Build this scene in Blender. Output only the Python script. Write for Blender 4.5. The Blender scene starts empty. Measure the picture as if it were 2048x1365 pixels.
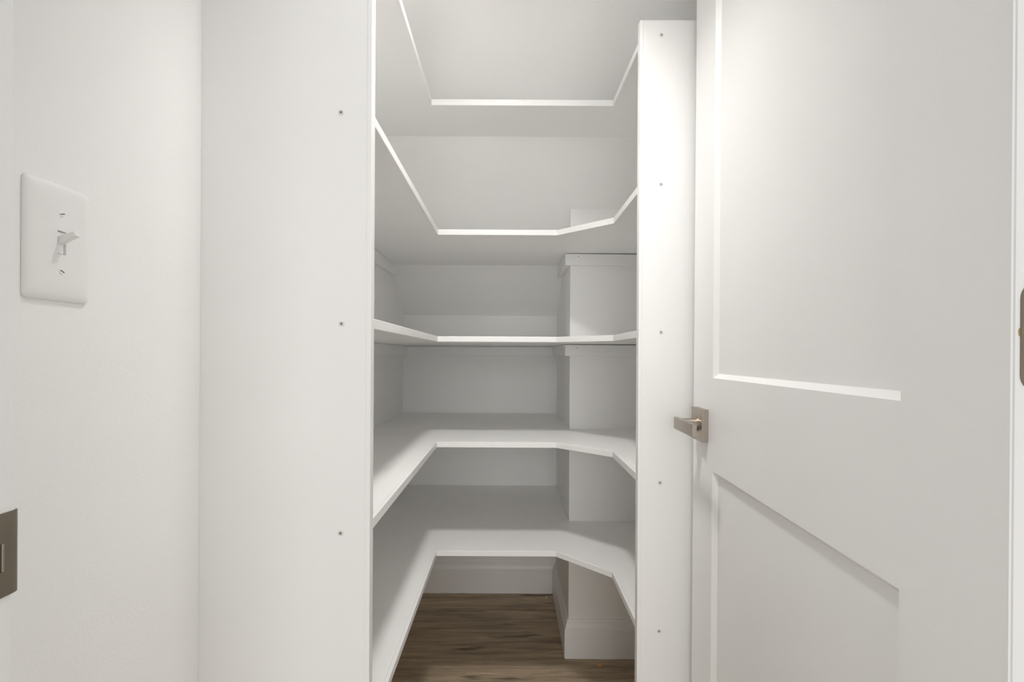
import bpy, bmesh, math, random
from mathutils import Matrix, Vector, Euler

random.seed(7)
sc = bpy.context.scene
COL = sc.collection

# ------------------------------------------------------------------ camera, world, exposure
CAM_H = 1.062                      # lens height above the floor (m)
cam_d = bpy.data.cameras.new('camera')
cam = bpy.data.objects.new('camera', cam_d)
COL.objects.link(cam)
cam_d.sensor_width = 36.0
cam_d.lens = 18.0
cam_d.shift_x = 6.0 / 2048
cam_d.shift_y = 29.5 / 2048
cam_d.clip_start = 0.01
cam.matrix_world = Matrix.Translation((0, 0, CAM_H)) @ Matrix.Rotation(math.pi / 2, 4, 'X') @ Matrix.Rotation(math.radians(0.3), 4, 'Z')
sc.camera = cam

world = bpy.data.worlds.new('hall_light')
sc.world = world
world.use_nodes = True
world.cycles.sampling_method = 'NONE'
bg = world.node_tree.nodes['Background']
bg.inputs['Color'].default_value = (1.0, 0.995, 0.985, 1)
bg.inputs['Strength'].default_value = 0.66

LENS_STRENGTH = 172.0             # the pantry's own lamp
HALL_WATTS = 42.0                  # added soft fill from the hall side, unseen, far behind the lens
hall_d = bpy.data.lights.new('hall_fill_light', 'AREA')
hall_d.shape = 'RECTANGLE'
hall_d.size, hall_d.size_y = 1.8, 1.5
hall_d.energy = HALL_WATTS
hall_d.color = (1.0, 0.99, 0.97)
hall = bpy.data.objects.new('hall_fill_light', hall_d)
COL.objects.link(hall)
hall.location = (0.20, -3.5, 1.35)
hall.rotation_euler = (Vector((0.0, 1.5, 0.7)) - hall.location).to_track_quat('-Z', 'Y').to_euler()   # into the pantry
sc.view_settings.view_transform = 'Standard'
sc.view_settings.look = 'None'
sc.view_settings.gamma = 1.0
sc.view_settings.use_curve_mapping = False
sc.view_settings.exposure = 0.03
sc.cycles.max_bounces = 10
sc.cycles.diffuse_bounces = 9


# ------------------------------------------------------------------ materials
def new_mat(name):
    m = bpy.data.materials.new(name)
    m.use_nodes = True
    nt = m.node_tree
    return m, nt, nt.nodes['Principled BSDF']


def paint(name, col, rough, bump_scale=0, bump_str=0.0, mottle=0.012):
    m, nt, b = new_mat(name)
    b.inputs['Roughness'].default_value = rough
    tc = nt.nodes.new('ShaderNodeTexCoord')
    n = nt.nodes.new('ShaderNodeTexNoise')
    n.inputs['Scale'].default_value = 4.0
    n.inputs['Detail'].default_value = 1
    nt.links.new(tc.outputs['Object'], n.inputs['Vector'])
    r = nt.nodes.new('ShaderNodeValToRGB')
    r.color_ramp.elements[0].position = 0.3
    r.color_ramp.elements[1].position = 0.7
    r.color_ramp.elements[0].color = tuple(c * (1 - mottle) for c in col) + (1,)
    r.color_ramp.elements[1].color = tuple(min(1, c * (1 + mottle)) for c in col) + (1,)
    nt.links.new(n.outputs['Fac'], r.inputs['Fac'])
    nt.links.new(r.outputs['Color'], b.inputs['Base Color'])
    if bump_scale:
        n2 = nt.nodes.new('ShaderNodeTexNoise')
        n2.inputs['Scale'].default_value = bump_scale
        n2.inputs['Detail'].default_value = 1
        nt.links.new(tc.outputs['Object'], n2.inputs['Vector'])
        bp = nt.nodes.new('ShaderNodeBump')
        bp.inputs['Strength'].default_value = bump_str
        bp.inputs['Distance'].default_value = 0.001
        nt.links.new(n2.outputs['Fac'], bp.inputs['Height'])
        nt.links.new(bp.outputs['Normal'], b.inputs['Normal'])
    if rough >= 0.5:
        df = nt.nodes.new('ShaderNodeBsdfDiffuse')   # flat wall paint
        nt.links.new(r.outputs['Color'], df.inputs['Color'])
        if bump_scale:
            nt.links.new(bp.outputs['Normal'], df.inputs['Normal'])
        nt.links.new(df.outputs[0], nt.nodes['Material Output'].inputs['Surface'])
    return m


WALL = paint('wall_paint', (0.895, 0.891, 0.881), 0.75, 260, 0.22)
SHELF = paint('shelf_paint', (0.895, 0.891, 0.881), 0.42)
TRIM = paint('trim_paint', (0.90, 0.897, 0.888), 0.38)
DOOR = paint('door_paint', (0.895, 0.891, 0.881), 0.38, 320, 0.10)
PLASTIC = paint('white_plastic', (0.86, 0.857, 0.847), 0.28)
SCREWPAINT = paint('painted_screw', (0.70, 0.69, 0.67), 0.5)
FIX = paint('fixture_enamel', (0.82, 0.82, 0.81), 0.35)


def plain(name, col, rough=0.5, metal=0.0):
    m, nt, b = new_mat(name)
    tc = nt.nodes.new('ShaderNodeTexCoord')
    n = nt.nodes.new('ShaderNodeTexNoise')
    n.inputs['Scale'].default_value = 60
    nt.links.new(tc.outputs['Object'], n.inputs['Vector'])
    mx = nt.nodes.new('ShaderNodeMix')
    mx.data_type = 'RGBA'
    mx.inputs[6].default_value = tuple(c * 0.88 for c in col) + (1,)
    mx.inputs[7].default_value = tuple(min(1, c * 1.1) for c in col) + (1,)
    nt.links.new(n.outputs['Fac'], mx.inputs[0])
    nt.links.new(mx.outputs[2], b.inputs['Base Color'])
    b.inputs['Roughness'].default_value = rough
    b.inputs['Metallic'].default_value = metal
    return m


def brushed(name, col, rough, stretch=(8, 8, 500)):
    m, nt, b = new_mat(name)
    tc = nt.nodes.new('ShaderNodeTexCoord')
    mp = nt.nodes.new('ShaderNodeMapping')
    mp.inputs['Scale'].default_value = stretch
    n = nt.nodes.new('ShaderNodeTexNoise')
    n.inputs['Scale'].default_value = 1.0
    n.inputs['Detail'].default_value = 4
    nt.links.new(tc.outputs['Object'], mp.inputs['Vector'])
    nt.links.new(mp.outputs['Vector'], n.inputs['Vector'])
    mx = nt.nodes.new('ShaderNodeMix')
    mx.data_type = 'RGBA'
    mx.inputs[6].default_value = tuple(c * 0.85 for c in col) + (1,)
    mx.inputs[7].default_value = tuple(c * 1.15 for c in col) + (1,)
    nt.links.new(n.outputs['Fac'], mx.inputs[0])
    nt.links.new(mx.outputs[2], b.inputs['Base Color'])
    b.inputs['Metallic'].default_value = 1.0
    b.inputs['Roughness'].default_value = rough
    return m


NICKEL = brushed('brushed_nickel', (0.42, 0.37, 0.315), 0.36, (600, 600, 12))
PLATE = brushed('satin_nickel_plate', (0.27, 0.235, 0.185), 0.5, (30, 30, 30))
BRASS = plain('brass', (0.50, 0.38, 0.20), 0.4, 1.0)
DARK = plain('dark_inset', (0.06, 0.055, 0.05), 0.6)  # shade of screw crosses and slots put into colour; nail heads, subfloor share it
CRUMB = plain('orange_wood', (0.62, 0.33, 0.13), 0.7)
SPECK = plain('pale_plaster', (0.7, 0.68, 0.62), 0.8)


def wood_floor():
    m, nt, b = new_mat('vinyl_plank')
    N, L = nt.nodes, nt.links
    tc = N.new('ShaderNodeTexCoord')
    oi = N.new('ShaderNodeObjectInfo')
    cmb = N.new('ShaderNodeVectorMath'); cmb.operation = 'MULTIPLY_ADD'
    comb = N.new('ShaderNodeCombineXYZ')
    mul = N.new('ShaderNodeMath'); mul.operation = 'MULTIPLY'; mul.inputs[1].default_value = 37.0
    L.new(oi.outputs['Random'], mul.inputs[0])
    L.new(mul.outputs[0], comb.inputs[0]); L.new(mul.outputs[0], comb.inputs[1])
    L.new(tc.outputs['Object'], cmb.inputs[0])
    cmb.inputs[1].default_value = (1, 1, 1)
    L.new(comb.outputs[0], cmb.inputs[2])

    def noise(scale, stretch, detail=6, rough=0.6, dist=0.0):
        mp = N.new('ShaderNodeMapping'); mp.inputs['Scale'].default_value = stretch
        L.new(cmb.outputs[0], mp.inputs['Vector'])
        n = N.new('ShaderNodeTexNoise')
        n.inputs['Scale'].default_value = scale
        n.inputs['Detail'].default_value = detail
        n.inputs['Roughness'].default_value = rough
        n.inputs['Distortion'].default_value = dist
        L.new(mp.outputs[0], n.inputs['Vector'])
        return n
    broad = noise(5.0, (0.45, 4.5, 1), 5, 0.62, 0.5)
    r1 = N.new('ShaderNodeValToRGB')
    e = r1.color_ramp.elements
    e[0].position = 0.30; e[0].color = (0.245, 0.189, 0.134, 1)
    e[1].position = 0.72; e[1].color = (0.675, 0.548, 0.40, 1)
    k = r1.color_ramp.elements.new(0.5); k.color = (0.465, 0.371, 0.262, 1)
    L.new(broad.outputs['Fac'], r1.inputs['Fac'])
    fine = noise(9.0, (0.8, 26, 1), 8, 0.7, 0.3)
    r2 = N.new('ShaderNodeValToRGB')
    r2.color_ramp.elements[0].position = 0.28; r2.color_ramp.elements[0].color = (0.50, 0.48, 0.46, 1)
    r2.color_ramp.elements[1].position = 0.66; r2.color_ramp.elements[1].color = (1.22, 1.21, 1.19, 1)
    L.new(fine.outputs['Fac'], r2.inputs['Fac'])
    m1 = N.new('ShaderNodeMix'); m1.data_type = 'RGBA'; m1.blend_type = 'MULTIPLY'; m1.inputs[0].default_value = 1.0
    L.new(r1.outputs['Color'], m1.inputs[6]); L.new(r2.outputs['Color'], m1.inputs[7])
    # knots and short dark checks
    knot = noise(6.5, (0.7, 3.6, 1), 2, 0.45, 0.2)
    r3 = N.new('ShaderNodeValToRGB')
    r3.color_ramp.elements[0].position = 0.31; r3.color_ramp.elements[0].color = (0.30, 0.28, 0.27, 1)
    r3.color_ramp.elements[1].position = 0.38; r3.color_ramp.elements[1].color = (1, 1, 1, 1)
    L.new(knot.outputs['Fac'], r3.inputs['Fac'])
    m2 = N.new('ShaderNodeMix'); m2.data_type = 'RGBA'; m2.blend_type = 'MULTIPLY'; m2.inputs[0].default_value = 0.85
    L.new(m1.outputs[2], m2.inputs[6]); L.new(r3.outputs['Color'], m2.inputs[7])
    # plank to plank tone
    mr = N.new('ShaderNodeMapRange')
    mr.inputs['To Min'].default_value = 0.94; mr.inputs['To Max'].default_value = 1.06
    L.new(oi.outputs['Random'], mr.inputs['Value'])
    sc_ = N.new('ShaderNodeVectorMath'); sc_.operation = 'SCALE'
    L.new(m2.outputs[2], sc_.inputs[0]); L.new(mr.outputs[0], sc_.inputs['Scale'])
    L.new(sc_.outputs[0], b.inputs['Base Color'])
    b.inputs['Roughness'].default_value = 0.55
    bp = N.new('ShaderNodeBump'); bp.inputs['Strength'].default_value = 0.25; bp.inputs['Distance'].default_value = 0.0006
    L.new(fine.outputs['Fac'], bp.inputs['Height'])
    L.new(bp.outputs['Normal'], b.inputs['Normal'])
    return m


PLANK = wood_floor()

mg, ntg, bgl = new_mat('lit_frosted_lens')
bgl.inputs['Base Color'].default_value = (0.9, 0.89, 0.86, 1)
bgl.inputs['Emission Color'].default_value = (1.0, 0.985, 0.96, 1)
bgl.inputs['Emission Strength'].default_value = LENS_STRENGTH
LENS = mg


# ------------------------------------------------------------------ helpers
def link(name, bm, mat, parent=None, smooth=False):
    bmesh.ops.recalc_face_normals(bm, faces=bm.faces)
    me = bpy.data.meshes.new(name)
    bm.to_mesh(me); bm.free()
    me.materials.append(mat)
    if smooth:
        for p in me.polygons:
            p.use_smooth = True
    o = bpy.data.objects.new(name, me)
    COL.objects.link(o)
    if parent:
        o.parent = parent
    return o


def prism(bm, bot, z0, z1, top=None):
    top = top or bot
    vb = [bm.verts.new((x, y, z0)) for x, y in bot]
    vt = [bm.verts.new((x, y, z1)) for x, y in top]
    n = len(bot)
    bm.faces.new(vb[::-1]); bm.faces.new(vt)
    for i in range(n):
        j = (i + 1) % n
        bm.faces.new((vb[i], vb[j], vt[j], vt[i]))
    return vb, vt


def box(bm, x0, x1, y0, y1, z0, z1):
    return prism(bm, [(x0, y0), (x1, y0), (x1, y1), (x0, y1)], z0, z1)


def bevel_all(bm, off, seg=2):
    bmesh.ops.bevel(bm, geom=list(bm.edges), offset=off, segments=seg, affect='EDGES', profile=0.5)


def tbox(name, x0, x1, y0, y1, z0, z1, mat, parent=None, bev=0.0, seg=2):
    bm = bmesh.new()
    box(bm, x0, x1, y0, y1, z0, z1)
    if bev:
        bevel_all(bm, bev, seg)
    return link(name, bm, mat, parent)


def empty(name, loc=(0, 0, 0)):
    o = bpy.data.objects.new(name, None)
    o.empty_display_size = 0.05
    o.location = loc
    COL.objects.link(o)
    return o


def tag(o, label=None, cat=None, group=None, kind=None):
    if label: o['label'] = label
    if cat: o['category'] = cat
    if group: o['group'] = group
    if kind: o['kind'] = kind
    return o


def cyl(bm, c, axis, r0, r1, h, n=24):
    """closed (tapered) cylinder starting at c running h along axis"""
    rot = Vector(axis).to_track_quat('Z', 'Y').to_matrix().to_4x4()
    M = Matrix.Translation(c) @ rot
    a = [bm.verts.new(M @ Vector((r0 * math.cos(t), r0 * math.sin(t), 0))) for t in [2 * math.pi * i / n for i in range(n)]]
    b = [bm.verts.new(M @ Vector((r1 * math.cos(t), r1 * math.sin(t), h))) for t in [2 * math.pi * i / n for i in range(n)]]
    bm.faces.new(a[::-1]); bm.faces.new(b)
    for i in range(n):
        j = (i + 1) % n
        bm.faces.new((a[i], a[j], b[j], b[i]))


def Z(rel):                        # height measured from the lens
    return CAM_H + rel


# ------------------------------------------------------------------ the room's measures
XW_L, XW_R = -0.475, 0.545         # side walls
Y_FRONT0, Y_FRONT1 = 0.245, 0.366  # the wall the doorway is in
Y_BACK = 2.300
X_JOG, Y_JOG = 0.215, 1.809        # boxed-out corner at the right
Z_CEIL = 2.44
SL = 0.6925                        # slope of the stair underside
Z_SL0 = Z(0.180)                   # where it meets the back wall


def slope_y(z):                    # depth of the sloping ceiling at height z
    return Y_BACK - (z - Z_SL0) / SL


T = 0.10
# walls
w = tbox('wall_left', XW_L - T, XW_L, Y_FRONT0, Y_BACK + T, 0, Z_CEIL, WALL)
tag(w, 'white painted left wall of the pantry with the light switch', 'wall', kind='structure')
w = tbox('wall_right', XW_R, XW_R + T, Y_FRONT0, Y_BACK + T, 0, Z_CEIL, WALL)
tag(w, 'white painted right wall of the pantry behind the open door', 'wall', kind='structure')
w = tbox('wall_back', XW_L, X_JOG, Y_BACK, Y_BACK + T, 0, Z_SL0, WALL)
tag(w, 'white back wall behind the lower shelves', 'wall', kind='structure')
bm = bmesh.new()                   # boxed-out corner, its top cut by the slope
zf, zb = Z_SL0 + (Y_BACK - Y_JOG) * SL, Z_SL0
v = [bm.verts.new(p) for p in [(X_JOG, Y_JOG, 0), (XW_R, Y_JOG, 0), (XW_R, Y_BACK + T, 0), (X_JOG, Y_BACK + T, 0),
                               (X_JOG, Y_JOG, zf), (XW_R, Y_JOG, zf), (XW_R, Y_BACK + T, zb - T * SL), (X_JOG, Y_BACK + T, zb - T * SL)]]
for f in [(3, 2, 1, 0), (4, 5, 6, 7), (0, 1, 5, 4), (1, 2, 6, 5), (2, 3, 7, 6), (3, 0, 4, 7)]:
    bm.faces.new([v[i] for i in f])
w = link('wall_corner', bm, WALL)
tag(w, 'white boxed-out wall corner at the right rear of the pantry', 'wall', kind='structure')
# wall with the doorway
DX0, DX1, DZ = -0.355, 0.402, 2.045   # clear opening between the jambs
bm = bmesh.new()
box(bm, XW_L, DX0 - 0.018, Y_FRONT0, Y_FRONT1, 0, Z_CEIL)
box(bm, DX1 + 0.018, XW_R, Y_FRONT0, Y_FRONT1, 0, Z_CEIL)
box(bm, DX0 - 0.018, DX1 + 0.018, Y_FRONT0, Y_FRONT1, DZ + 0.018, Z_CEIL)
w = link('wall_front', bm, WALL)
tag(w, 'white wall around the pantry doorway', 'wall', kind='structure')
# ceilings
y_c = slope_y(Z_CEIL)
w = tbox('ceiling', XW_L - T, XW_R + T, Y_FRONT0, y_c, Z_CEIL, Z_CEIL + T, WALL)
tag(w, 'flat white ceiling above the doorway', 'ceiling', kind='structure')
bm = bmesh.new()
pts = [(y_c, Z_CEIL), (Y_BACK, Z_SL0), (Y_BACK + T, Z_SL0), (Y_BACK + T, Z_SL0 + 0.1), (y_c + 0.1, Z_CEIL + T), (y_c, Z_CEIL + T)]
a = [bm.verts.new((XW_L, y, z)) for y, z in pts]
b = [bm.verts.new((XW_R, y, z)) for y, z in pts]
bm.faces.new(a); bm.faces.new(b[::-1])
for i in range(len(pts)):
    j = (i + 1) % len(pts)
    bm.faces.new((a[i], b[i], b[j], a[j]))
w = link('ceiling_slope', bm, WALL)
tag(w, 'white sloping underside of the stairs above the shelves', 'ceiling', kind='structure')

# floor of single planks
fl = tbox('floor', XW_L - T, XW_R + T, -0.6, Y_BACK + T, -0.06, -0.006, DARK)
tag(fl, 'brown wood-look plank floor', 'floor', kind='structure')
PW, PL = 0.180, 1.22
y = 1.967 - 15 * PW
rowi = 0
x_lo, x_hi = XW_L - T, XW_R + T
offs = [0.10, 1.10, 0.17, 1.14, 0.06, 1.07]
while y < Y_BACK + T:
    x = x_lo - offs[rowi % 6] % PL
    while x < x_hi:
        a0, a1 = max(x, x_lo), min(x + PL, x_hi)
        b0, b1 = max(y, -0.6), min(y + PW, Y_BACK + T)
        if a1 - a0 > 0.03 and b1 - b0 > 0.03:
            bm = bmesh.new()
            cx, cy = (a0 + a1) / 2, (b0 + b1) / 2
            box(bm, a0 - cx + 0.0002, a1 - cx - 0.0002, b0 - cy + 0.0002, b1 - cy - 0.0002, -0.006, 0.0)
            top = [e for e in bm.edges if all(vv.co.z > -0.001 for vv in e.verts)]
            bmesh.ops.bevel(bm, geom=top, offset=0.0007, segments=1, affect='EDGES')
            o = link('plank', bm, PLANK, fl)
            o.location = (cx, cy, 0)
        x += PL
    y += PW
    rowi += 1

# baseboards
PROF = [(0, 0), (0.015, 0), (0.015, 0.103), (0.0135, 0.1045), (0.0115, 0.1045), (0.0115, 0.1065), (0.0105, 0.113), (0.0085, 0.121),
        (0.0085, 0.1235), (0.0065, 0.1235), (0.0065, 0.130), (0.005, 0.133), (0, 0.133)]


def baseboard(name, path, label):
    """profile swept along a wall line, wall on the left of the path direction, mitred at the corners"""
    bm = bmesh.new()
    P = [Vector(p) for p in path]
    rings = []
    for i, p in enumerate(P):
        ns = []
        if i > 0:
            d = (P[i] - P[i - 1]).normalized(); ns.append(Vector((d.y, -d.x)))
        if i < len(P) - 1:
            d = (P[i + 1] - P[i]).normalized(); ns.append(Vector((d.y, -d.x)))
        if len(ns) == 2:
            m = (ns[0] + ns[1]).normalized()
            m = m / m.dot(ns[0])
        else:
            m = ns[0]
        rings.append([bm.verts.new((p.x + m.x * t, p.y + m.y * t, z)) for t, z in PROF])
    n = len(PROF)
    for r0, r1 in zip(rings[:-1], rings[1:]):
        for k in range(n):
            l = (k + 1) % n
            bm.faces.new((r0[k], r0[l], r1[l], r1[k]))
    bm.faces.new(rings[0]); bm.faces.new(rings[-1][::-1])
    o = link(name, bm, TRIM)
    tag(o, label, 'baseboard', kind='structure')
    return o


baseboard('baseboard_back', [(XW_L + 0.0155, Y_BACK), (X_JOG - 0.0155, Y_BACK)], 'white moulded baseboard along the back wall')
baseboard('baseboard_right', [(X_JOG, Y_BACK), (X_JOG, Y_JOG), (XW_R, Y_JOG)], 'white moulded baseboard wrapping the boxed-out corner')
baseboard('baseboard_left', [(XW_L, 0.807), (XW_L, Y_BACK)], 'white moulded baseboard behind the left shelves')

# door jambs and stop
jl = tbox('trim_1', DX0 - 0.018, DX0, Y_FRONT0, Y_FRONT1, 0, DZ, TRIM, bev=0.001)
tag(jl, 'white left door jamb with the strike plate', 'door jamb', kind='structure')
jr = tbox('trim_2', DX1, DX1 + 0.018, Y_FRONT0, Y_FRONT1, 0, DZ, TRIM, bev=0.001)
tag(jr, 'white right door jamb beside the hinges', 'door jamb', kind='structure')
jh = tbox('trim_3', DX0 - 0.018, DX1 + 0.018, Y_FRONT0, Y_FRONT1, DZ, DZ + 0.018, TRIM, bev=0.001)
tag(jh, 'white head jamb over the doorway', 'door jamb', kind='structure')

# strike plate on the left jamb: plate with a latch hole and a lip curling round the jamb's edge
sz0, sz1 = Z(-0.1715), Z(-0.1125)
hz0, hz1 = Z(-0.1535), Z(-0.1335)
ys = [0.330, 0.337, 0.3578, 0.3655, 0.3688, 0.3708, 0.3722]
xs = [-0.3537, -0.3537, -0.3537, -0.3537, -0.3542, -0.3552, -0.3566]
zs = [sz0, hz0, hz1, sz1]
bm = bmesh.new()
gf, gb = [], []
for yy, xx in zip(ys, xs):
    end = (yy == ys[-1])
    gf.append([bm.verts.new((xx, yy, z + (0.0015 if (end and z == sz0) else -0.0015 if (end and z == sz1) else 0))) for z in zs])
    gb.append([bm.verts.new((xx - 0.0012, yy - (0.0006 if end else 0), z)) for z in zs])
for i in range(len(ys) - 1):
    for k in range(3):
        if i == 1 and k == 1:
            for p, q in (((1, 1), (2, 1)), ((2, 1), (2, 2)), ((2, 2), (1, 2)), ((1, 2), (1, 1))):
                bm.faces.new((gf[p[0]][p[1]], gf[q[0]][q[1]], gb[q[0]][q[1]], gb[p[0]][p[1]]))
            continue
        bm.faces.new((gf[i][k], gf[i + 1][k], gf[i + 1][k + 1], gf[i][k + 1]))
        bm.faces.new((gb[i][k + 1], gb[i + 1][k + 1], gb[i + 1][k], gb[i][k]))
    bm.faces.new((gf[i][0], gb[i][0], gb[i + 1][0], gf[i + 1][0]))
    bm.faces.new((gf[i][3], gf[i + 1][3], gb[i + 1][3], gb[i][3]))
for k in range(3):
    bm.faces.new((gf[0][k], gf[0][k + 1], gb[0][k + 1], gb[0][k]))
    bm.faces.new((gf[-1][k + 1], gf[-1][k], gb[-1][k], gb[-1][k + 1]))
sp = link('strike_plate', bm, PLATE, jl)
sp['label'] = 'satin nickel strike plate with curled lip'
bm = bmesh.new()                   # rolled rim of the latch hole, its highlight put into a paler nickel
box(bm, -0.3538, -0.3529, 0.3574, 0.3590, hz0, hz1)
bevel_all(bm, 0.0004, 2)
link('hole_rim', bm, NICKEL, sp)
tbox('latch_hole', -0.3549, -0.3547, 0.337, 0.3578, hz0, hz1, PLATE, sp)

# ------------------------------------------------------------------ the door, swung open along the right wall
DW, DT, DH = 0.7212, 0.035, 2.02
door = empty('door_1', (0.3605, 0.3694, 0.010))
door.rotation_euler = (0, math.radians(0.15), math.radians(-2.4))
tag(door, 'white two-panel door swung open into the pantry', 'door', kind='structure')
# local frame: y along the door from the hinge edge, x into its thickness, z up from its foot
PY0, PY1 = 0.1115, 0.6065
ZO = -0.010
UP = (Z(-0.0405) + ZO, DH - 0.115)
LO = (0.235, Z(-0.2175) + ZO)
BW, BD = 0.0085, 0.0085            # sticking bevel: width on the face, depth
bm = bmesh.new()
cache = {}


def V(x, y, z):
    k = (round(x, 5), round(y, 5), round(z, 5))
    if k not in cache:
        cache[k] = bm.verts.new(k)
    return cache[k]


ycuts = [0, PY0, PY1, DW]
zcuts = [0, LO[0], LO[1], UP[0], UP[1], DH]
for x, flip in ((0.0, False), (DT, True)):
    for i in range(3):
        for k in range(5):
            if i == 1 and k in (1, 3):
                continue
            q = [V(x, ycuts[i], zcuts[k]), V(x, ycuts[i + 1], zcuts[k]), V(x, ycuts[i + 1], zcuts[k + 1]), V(x, ycuts[i], zcuts[k + 1])]
            bm.faces.new(q)
    s = 1 if x == 0 else -1
    for za, zb in (LO, UP):
        o_ = [(PY0, za), (PY1, za), (PY1, zb), (PY0, zb)]
        n_ = [(PY0 + BW, za + BW), (PY1 - BW, za + BW), (PY1 - BW, zb - BW), (PY0 + BW, zb - BW)]
        for i in range(4):
            j = (i + 1) % 4
            bm.faces.new([V(x, *o_[i]), V(x, *o_[j]), V(x + s * BD, *n_[j]), V(x + s * BD, *n_[i])])
for i in range(3):
    for zz in (0, DH):
        bm.faces.new([V(0, ycuts[i], zz), V(0, ycuts[i + 1], zz), V(DT, ycuts[i + 1], zz), V(DT, ycuts[i], zz)])
for k in range(5):
    for yy in (0, DW):
        bm.faces.new([V(0, yy, zcuts[k]), V(0, yy, zcuts[k + 1]), V(DT, yy, zcuts[k + 1]), V(DT, yy, zcuts[k])])
for za, zb in (LO, UP):            # inner edge that the panel sits in
    n_ = [(PY0 + BW, za + BW), (PY1 - BW, za + BW), (PY1 - BW, zb - BW), (PY0 + BW, zb - BW)]
    for i in range(4):
        j = (i + 1) % 4
        bm.faces.new([V(BD, *n_[i]), V(BD, *n_[j]), V(DT - BD, *n_[j]), V(DT - BD, *n_[i])])
bmesh.ops.recalc_face_normals(bm, faces=bm.faces)
rim = [e for e in bm.edges if abs(e.calc_face_angle(0)) > 0.3 and
       any(all(abs(vv.co[ax] - lim) < 1e-4 for vv in e.verts) for ax, lim in ((1, 0), (1, DW), (2, 0), (2, DH)))]
bmesh.ops.bevel(bm, geom=rim, offset=0.0017, segments=4, affect='EDGES')
link('frame', bm, DOOR, door)
for za, zb in (LO, UP):
    tbox('panel', BD, DT - BD, PY0 + BW - 0.0004, PY1 - BW + 0.0004, za + BW - 0.0004, zb - BW + 0.0004, DOOR, door)

# lever handle near the free edge
hy, hz = 0.661, Z(-0.1355) + ZO
rs = tbox('door_handle', -0.013, 0.0, hy - 0.032, hy + 0.032, hz - 0.032, hz + 0.032, NICKEL, door, bev=0.0006)
rs['label'] = 'brushed nickel lever handle on a square rose'
bm = bmesh.new()
cyl(bm, (-0.013, hy, hz), (-1, 0, 0), 0.0145, 0.0145, 0.003, 32)
cyl(bm, (-0.016, hy, hz), (-1, 0, 0), 0.0118, 0.0112, 0.030, 32)
nk = link('neck', bm, NICKEL, rs, smooth=False)
bm = bmesh.new()
box(bm, -0.0525, -0.0435, hy - 0.1000, hy + 0.0200, hz - 0.0120, hz + 0.0120)
bevel_all(bm, 0.0012, 2)
link('lever', bm, NICKEL, rs)

# hinge leaf let into the door's hinge edge
lz0, lz1 = Z(-0.0244) + ZO, Z(0.0558) + ZO
lx0, lx1, rr = 0.0050, 0.0335, 0.0125
outline = []
for cxx, czz, t0 in ((lx1 - 0.0005, lz0 + 0.0005, -90), (lx1 - 0.0005, lz1 - 0.0005, 0)):
    outline.append((lx1, czz))
for cxx, czz, t0 in ((lx0 + rr, lz1 - rr, 90), (lx0 + rr, lz0 + rr, 180)):
    for i in range(9):
        t = math.radians(t0 + 90 * i / 8)
        outline.append((cxx + rr * math.cos(t), czz + rr * math.sin(t)))
bm = bmesh.new()
va = [bm.verts.new((x, -0.0009, z)) for x, z in outline]
vb_ = [bm.verts.new((x, 0.0005, z)) for x, z in outline]
bm.faces.new(va); bm.faces.new(vb_[::-1])
for i in range(len(outline)):
    j = (i + 1) % len(outline)
    bm.faces.new((va[i], va[j], vb_[j], vb_[i]))
hl = link('hinge_leaf', bm, PLATE, door)
hl['label'] = 'satin nickel hinge leaf with rounded corners'
zc = (lz0 + lz1) / 2
for sx, szz in ((0.0125, zc), (0.0235, zc + 0.026), (0.0235, zc - 0.026)):
    bm = bmesh.new()
    cyl(bm, (sx, -0.0008, szz), (0, -1, 0), 0.0040, 0.0034, 0.0007, 20)
    so = link('screw', bm, BRASS, hl)
bm = bmesh.new()                   # bare brass-coloured chip at the leaf's painted edge
va = [(0.0039, zc + 0.0010), (0.0052, zc - 0.0004), (0.0052, zc + 0.0066), (0.0044, zc + 0.0062), (0.0036, zc + 0.0044)]
bm.faces.new([bm.verts.new((x, -0.0005, z)) for x, z in va])
ret = bmesh.ops.extrude_face_region(bm, geom=bm.faces[:])
bmesh.ops.translate(bm, vec=(0, 0.0008, 0), verts=[g for g in ret['geom'] if isinstance(g, bmesh.types.BMVert)])
link('paint_chip', bm, BRASS, hl)
bm = bmesh.new()
cyl(bm, (0.0375, -0.003, lz0), (0, 0, 1), 0.0042, 0.0042, lz1 - lz0, 20)
link('hinge_knuckle', bm, PLATE, hl)

# ------------------------------------------------------------------ plywood side panels
XL, XR = -0.2125, 0.281            # inner edges of the side returns
YL, YR = 0.787, 1.112              # faces of the two panels
PT = 0.019
Z_PANEL = Z(0.731)
ES = 0.0075                        # edge banding


def screw_mesh():
    bm = bmesh.new()
    cyl(bm, (0, 0, 0), (0, -1, 0), 0.0046, 0.0040, 0.0006, 20)
    me = bpy.data.meshes.new('screw')
    bm.to_mesh(me); bm.free(); me.materials.append(SCREWPAINT)
    bm = bmesh.new()
    box(bm, -0.0019, 0.0019, -0.0008, -0.0004, -0.00055, 0.00055)  # dark cross laid on the screw head, the recess's shade put into its colour
    box(bm, -0.00055, 0.00055, -0.0009, -0.0003, -0.0019, 0.0019)
    mc = bpy.data.meshes.new('recess_shade')
    bm.to_mesh(mc); bm.free(); mc.materials.append(DARK)
    return me, mc


SCREW_ME, CROSS_ME = screw_mesh()


def add_screw(parent, x, y, z, ang, s=1.0):
    o = bpy.data.objects.new('screw', SCREW_ME)
    COL.objects.link(o); o.parent = parent
    o.location = (x, y, z); o.rotation_euler = (0, ang, 0); o.scale = (s, 1, s)
    c = bpy.data.objects.new('recess_shade', CROSS_ME)
    COL.objects.link(c); c.parent = o


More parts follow.
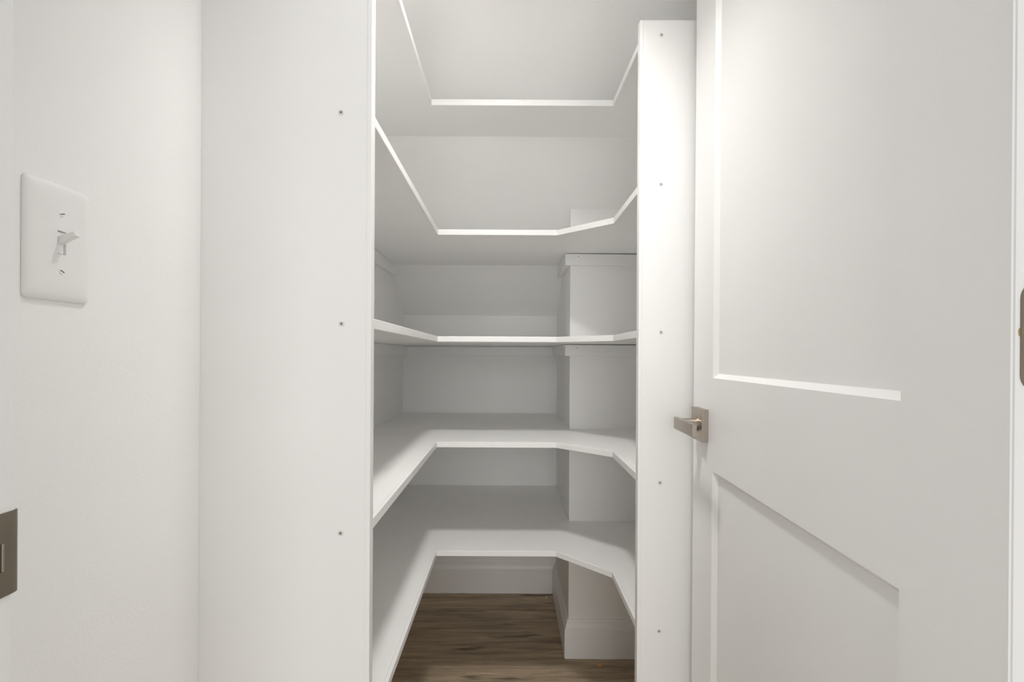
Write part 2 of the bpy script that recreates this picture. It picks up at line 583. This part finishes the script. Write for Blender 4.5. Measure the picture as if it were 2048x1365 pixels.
def side_panel(xi, xo, yf, label, screws, topstrip):
    """xi: inner free edge, xo: wall side"""
    root = empty('side_panel', ((xi + xo) / 2, yf + PT / 2, 0))
    tag(root, label, 'panel', 'plywood side panels')
    inv = Matrix.Translation(root.location).inverted()
    s = 1 if xo > xi else -1
    zt = Z_PANEL - (0.003 if topstrip else 0)
    x0, x1 = sorted((xi + s * ES, xo))
    parts = [tbox('board', x0, x1, yf, yf + PT, 0.0, zt, SHELF, root, bev=0.0005, seg=1)]
    x0, x1 = sorted((xi, xi + s * ES))
    parts.append(tbox('edge_strip', x0, x1, yf - 0.0004, yf + PT, 0.0, Z_PANEL, SHELF, root, bev=0.0009))
    if topstrip:
        x0, x1 = sorted((xi + s * ES, xo))
        parts.append(tbox('top_strip', x0, x1, yf - 0.0003, yf + PT, zt, Z_PANEL, SHELF, root, bev=0.0006))
    for p in parts:
        p.matrix_parent_inverse = inv
    for (sx, szz, ang, sz_) in screws:
        add_screw(root, sx - root.location.x, yf - root.location.y, szz, ang, sz_)
    return root


def px_to(xpx, ypx, d):            # a mark on a plane facing the lens at depth d
    u, vv = xpx - 1018, ypx - 712
    t = math.radians(0.3)
    c, s = math.cos(t), math.sin(t)
    uu, v2 = u * c + vv * s, -u * s + vv * c
    return uu * d / 1024, CAM_H - v2 * d / 1024


ls = []
for (a_, b_, g) in ((682, 225, 0.5), (683, 648, 0.2), (681, 1067, 0.0)):
    x, z = px_to(a_, b_, YL)
    ls.append((x, z, g, 1.0))
x, z = px_to(681, 1486, YL); ls.append((x, z, 0.3, 1.0))
side_panel(XL, XW_L, YL, 'tall wide white panel closing the shelf ends beside the light switch', ls, False)
rs_ = []
for (a_, b_, g) in ((1323, 70, 0.8), (1322, 369, 0.1), (1322, 665, 0.6), (1320, 966, 0.3), (1318, 1263, 0.9)):
    x, z = px_to(a_, b_, YR)
    rs_.append((x, z, g, 1.0))
side_panel(XR, XW_R, YR, 'narrow white panel closing the shelf ends beside the open door', rs_, True)

# ------------------------------------------------------------------ the five U-shaped shelves
ST = 0.0165                        # shelf thickness
GAP = 0.0004


def offset_path(path, t):
    P = [Vector(p) for p in path]
    out = []
    for i in range(len(P)):
        ns = []
        if i > 0:
            d = (P[i] - P[i - 1]).normalized(); ns.append(Vector((-d.y, d.x)))
        if i < len(P) - 1:
            d = (P[i + 1] - P[i]).normalized(); ns.append(Vector((-d.y, d.x)))
        m = ns[0] if len(ns) == 1 else (ns[0] + ns[1]).normalized()
        if len(ns) == 2:
            m = m / m.dot(ns[0])
        out.append((P[i].x + m.x * t, P[i].y + m.y * t))
    return out


def shelf(zb, front, back_b, back_t, jog, label):
    root = empty('pantry_shelf', (0, 1.6, zb))
    inv = Matrix.Translation(root.location).inverted()
    tag(root, label, 'shelf', 'U-shaped pantry shelves')
    inner = offset_path(front, ES)
    yl, yr = front[0][1], front[-1][1]

    def poly(bk):
        p = list(inner) + [(XW_R - GAP, yr)]
        if jog:
            p += [(XW_R - GAP, Y_JOG - GAP), (X_JOG - GAP, Y_JOG - GAP), (X_JOG - GAP, bk)]
        else:
            p += [(XW_R - GAP, bk)]
        p += [(XW_L + GAP, bk), (XW_L + GAP, yl)]
        return p
    bm = bmesh.new()
    prism(bm, poly(back_b), zb + 0.0012, zb + ST - 0.0002, poly(back_t))
    o = link('board', bm, SHELF, root); o.matrix_parent_inverse = inv
    for i in range(len(front) - 1):
        bm = bmesh.new()
        A, B, C, D = front[i], front[i + 1], inner[i + 1], inner[i]
        prism(bm, [A, B, C, D], zb, zb + ST)
        bevel_all(bm, 0.0011, 2)
        o = link('edge_strip', bm, SHELF, root); o.matrix_parent_inverse = inv
    return root


def ufront(yf, diag=True, p1=(0.142, None), p2=(0.281, 1.383)):
    f = [(XL, YL + PT + GAP), (XL, yf)]
    if diag:
        f += [(p1[0], yf), p2]
    else:
        f += [(XR - 0.004, yf - 0.0)]
    f += [(XR, YR + PT + GAP)]
    return f


Z1, Z2, Z3, Z4, Z5 = Z(0.676), Z(0.359), Z(0.0407), Z(-0.2735), Z(-0.599)
shelf(Z1, ufront(1.382, False), slope_y(Z1 + 0.0012) - GAP, slope_y(Z1 + ST) - GAP, False,
      'topmost white U-shaped shelf with a straight front, just under the sloping ceiling')
shelf(Z2, ufront(1.523), slope_y(Z2 + 0.0012) - GAP, slope_y(Z2 + ST) - GAP, True,
      'second white U-shaped shelf from the top, seen from below')
shelf(Z3, ufront(1.523), Y_BACK - GAP, Y_BACK - GAP, True,
      'middle white U-shaped shelf, seen nearly edge-on at lens height')
shelf(Z4, ufront(1.520), Y_BACK - GAP, Y_BACK - GAP, True,
      'second white U-shaped shelf from the bottom, level with the door handle')
shelf(Z5, ufront(1.526), Y_BACK - GAP, Y_BACK - GAP, True,
      'lowest white U-shaped shelf, above the wood-look floor')

# ------------------------------------------------------------------ cleats under the second and middle shelves
CH, CT = 0.039, 0.019


def cleat(corners_bot, corners_top, z0, z1, label, nails=(), tilt=0.0):
    cx = sum(p[0] for p in corners_bot) / len(corners_bot)
    cy = sum(p[1] for p in corners_bot) / len(corners_bot)
    bm = bmesh.new()
    prism(bm, [(x - cx, y - cy) for x, y in corners_bot], 0, z1 - z0, [(x - cx, y - cy) for x, y in corners_top])
    bevel_all(bm, 0.0008, 1)
    o = link('shelf_cleat', bm, SHELF)
    o.location = (cx, cy, z0)
    o.rotation_euler = (0, tilt, 0)
    tag(o, label, 'cleat', 'shelf cleats')
    for (x, y, z, ax) in nails:
        b2 = bmesh.new()
        cyl(b2, (x - cx, y - cy, z - z0), ax, 0.0016, 0.0014, 0.0005, 10)
        link('nail_head', b2, DARK, o)
    return o


def rect(x0, x1, y0, y1):
    return [(x0, y0), (x1, y0), (x1, y1), (x0, y1)]


for zs_, which in ((Z2, 'second'), (Z3, 'middle')):
    zt = zs_ + 0.0006
    zb_ = zt - CH
    sh = 'the second shelf from the top' if which == 'second' else 'the middle shelf'
    if which == 'second':
        yb, yt = slope_y(zb_) - 0.002, slope_y(zt) - 0.002
    else:
        yb = yt = Y_BACK - CT - 0.0008
    cleat(rect(XW_L + GAP, XW_L + CT, YL + PT + 0.001, yb), rect(XW_L + GAP, XW_L + CT, YL + PT + 0.001, yt), zb_, zt,
          'long white cleat on the left wall under ' + sh)
    y0_ = Y_JOG - 0.0005
    cleat(rect(X_JOG - CT, X_JOG - GAP, y0_, yb), rect(X_JOG - CT, X_JOG - GAP, y0_, yt), zb_, zt,
          'short white cleat running back from the boxed-out corner under ' + sh)
    nx, nz = px_to(1157 if which == 'second' else 1154, 513 if which == 'second' else 697, Y_JOG - CT)
    gapz = 0.0024
    cleat(rect(X_JOG - CT, XW_R - 0.002, Y_JOG - CT, Y_JOG - 0.0006), rect(X_JOG - CT, XW_R - 0.002, Y_JOG - CT, Y_JOG - 0.0006),
          zb_ - gapz, zt - gapz, 'white cleat across the face of the boxed-out corner under ' + sh,
          [(nx, Y_JOG - CT, nz, (0, -1, 0))], tilt=math.radians(0.25))
    if which == 'middle':
        x0_, x1_ = XW_L + CT + 0.0006, X_JOG - CT - 0.0006
        cleat(rect(XW_L + GAP, X_JOG - GAP, Y_BACK - CT, Y_BACK - GAP), rect(XW_L + GAP, X_JOG - GAP, Y_BACK - CT, Y_BACK - GAP), zb_ - 0.0008, zt - 0.0008,
              'long white cleat on the back wall under the middle shelf')

# ------------------------------------------------------------------ light switch on the left wall
sw = empty('light_switch', (XW_L, 0.536, Z(0.1158)))
sw.rotation_euler = (0, 0, math.radians(-90))   # local -y faces into the room
# local axes: x -> -world y ... use own frame: lx along depth, ly out of the wall, lz up
sw.rotation_euler = (0, 0, 0)
tag(sw, 'white toggle light switch in a rounded wall plate on the left wall', 'light switch')
PWD, PHT, PTH = 0.0770, 0.1215, 0.0062
# plate: dished outline, rounded corners, soft pillow edge, with a slot for the toggle
bm = bmesh.new()


def rr_ring(hw, hh, r, x, n=5):
    pts = []
    for cxx, czz, t0 in ((hw - r, hh - r, 0), (-hw + r, hh - r, 90), (-hw + r, -hh + r, 180), (hw - r, -hh + r, 270)):
        for i in range(n):
            t = math.radians(t0 + 90 * i / (n - 1))
            pts.append((x, cxx + r * math.cos(t), czz + r * math.sin(t)))
    return [bm.verts.new(p) for p in pts]


hw, hh = PWD / 2, PHT / 2
rings = [rr_ring(hw, hh, 0.0045, 0.0002), rr_ring(hw, hh, 0.0045, 0.0018), rr_ring(hw - 0.0007, hh - 0.0007, 0.0045, 0.0030),
         rr_ring(hw - 0.0025, hh - 0.0025, 0.0048, 0.0042), rr_ring(hw - 0.006, hh - 0.006, 0.005, 0.0053),
         rr_ring(hw - 0.011, hh - 0.011, 0.006, 0.0060), rr_ring(hw - 0.018, hh - 0.018, 0.006, 0.0063)]
slot_w, slot_h = 0.0052, 0.0122
rings.append(rr_ring(slot_w, slot_h, 0.0004, 0.0064))
rings.append(rr_ring(slot_w - 0.0003, slot_h - 0.0003, 0.0004, 0.0030))
for r0, r1 in zip(rings[:-1], rings[1:]):
    n = len(r0)
    for k in range(n):
        l = (k + 1) % n
        bm.faces.new((r0[k], r0[l], r1[l], r1[k]))
wp = link('wall_plate', bm, PLASTIC, sw, smooth=True)
wp.data.set_sharp_from_angle(angle=math.radians(35)) if hasattr(wp.data, 'set_sharp_from_angle') else None
tbox('switch_body', 0.0002, 0.0046, -slot_w + 0.0008, slot_w - 0.0008, -slot_h + 0.0008, slot_h - 0.0008, PLASTIC, sw, bev=0.0005)
# toggle, flipped up
bm = bmesh.new()
prism(bm, [(-0.0042, -0.0040), (0.0042, -0.0040), (0.0042, 0.0040), (-0.0042, 0.0040)], 0.0, 0.0225,
      [(-0.0027, -0.0031), (0.0027, -0.0031), (0.0027, 0.0031), (-0.0027, 0.0031)])
bevel_all(bm, 0.0010, 3)
tg = link('toggle', bm, PLASTIC, sw)
tg.location = (0.0015, 0, 0.0010)
tg.rotation_euler = (0, math.radians(68), 0)
for sz_, ang in ((0.0300, 15), (-0.0300, -25)):
    bm = bmesh.new()
    cyl(bm, (0.0060, 0, sz_), (1, 0, 0), 0.0033, 0.0027, 0.0011, 20)
    s_ = link('screw', bm, PLASTIC, sw)
    bm = bmesh.new()
    box(bm, 0, 0.0002, -0.0026, 0.0026, -0.0005, 0.0005)
    q = link('screw_slot', bm, DARK, s_)
    q.location = (0.0070, 0, sz_)
    q.rotation_euler = (math.radians(ang), 0, 0)

# ------------------------------------------------------------------ the pantry's lamp: a spot head on a stem, aimed at the shelves
LX, LY, LZ = -0.02, 0.765, Z(0.985)
lamp = empty('ceiling_light', (LX, LY, LZ))
tag(lamp, 'white cylindrical spotlight on a short stem under the sloping ceiling', 'light')
aim = (Vector((-0.02, 1.22, Z(-0.5))) - Vector((LX, LY, LZ))).to_track_quat('-Z', 'Y').to_euler()


def shell(r, th, z0, z1, n=40):
    bm = bmesh.new()
    rg = []
    for rr_, zz in ((r, z0), (r, z1), (r + th, z1), (r + th, z0)):
        rg.append([bm.verts.new((rr_ * math.cos(2 * math.pi * q / n), rr_ * math.sin(2 * math.pi * q / n), zz)) for q in range(n)])
    for m_ in range(4):
        a_, b2_ = rg[m_], rg[(m_ + 1) % 4]
        for q in range(n):
            bm.faces.new((a_[q], a_[(q + 1) % n], b2_[(q + 1) % n], b2_[q]))
    return bm


ho = link('housing', shell(0.080, 0.002, -0.105, 0.024), FIX, lamp)
ho.rotation_euler = aim
bm = bmesh.new(); cyl(bm, (0, 0, 0), (0, 0, 1), 0.0785, 0.0785, 0.004, 40)
o = link('lens', bm, LENS, ho)
bm = bmesh.new(); cyl(bm, (0, 0, 0.0235), (0, 0, 1), 0.081, 0.060, 0.014, 40)
link('cap', bm, FIX, ho)
zc_ = Z_SL0 + (Y_BACK - LY) * SL - LZ
bm = bmesh.new(); cyl(bm, (0, 0, 0.030), (0, 0, 1), 0.009, 0.009, zc_ - 0.036, 16)
link('stem', bm, FIX, lamp)
nrm = Vector((0, -SL, -1)).normalized()
bm = bmesh.new(); cyl(bm, Vector((0, 0, zc_)) + nrm * 0.0005, nrm, 0.055, 0.048, 0.018, 32)
link('canopy', bm, FIX, lamp)

# ------------------------------------------------------------------ crumbs on the floor


def floor_at(xpx, ypx):
    u, vv = xpx - 1018, ypx - 712
    t = math.radians(0.3)
    c, s = math.cos(t), math.sin(t)
    uu, v2 = u * c + vv * s, -u * s + vv * c
    d = 1024 * CAM_H / v2
    return uu * d / 1024, d


def chip(name, x, y, sx, sy, sz, mat, rot, label, cat, seed):
    rnd = random.Random(seed)
    bm = bmesh.new()
    n = 7
    bot = []
    for i in range(n):
        t = 2 * math.pi * i / n
        k = 0.75 + 0.4 * rnd.random()
        bot.append((sx * k * math.cos(t), sy * k * math.sin(t)))
    prism(bm, bot, 0, sz, [(p[0] * 0.8, p[1] * 0.75) for p in bot])
    o = link(name, bm, mat)
    o.location = (x, y, 0.0)
    o.rotation_euler = (0, 0, rot)
    tag(o, label, cat)
    return o


x, y = floor_at(1199, 1331)
chip('wood_chip', x, y, 0.0095, 0.0085, 0.005, CRUMB, 0.4, 'tiny orange-brown wood chip on the floor before the boxed-out corner', 'chip', 1)
x, y = floor_at(1092, 1196)
chip('plaster_crumb', x, y, 0.0045, 0.004, 0.004, SPECK, 0.1, 'pale crumb on the floor near the rear right corner', 'crumb', 2)
x, y = floor_at(978, 1196)
chip('plaster_crumb', x, y, 0.003, 0.003, 0.002, SPECK, 0.9, 'smaller pale speck on the floor by the middle of the back baseboard', 'crumb', 3)
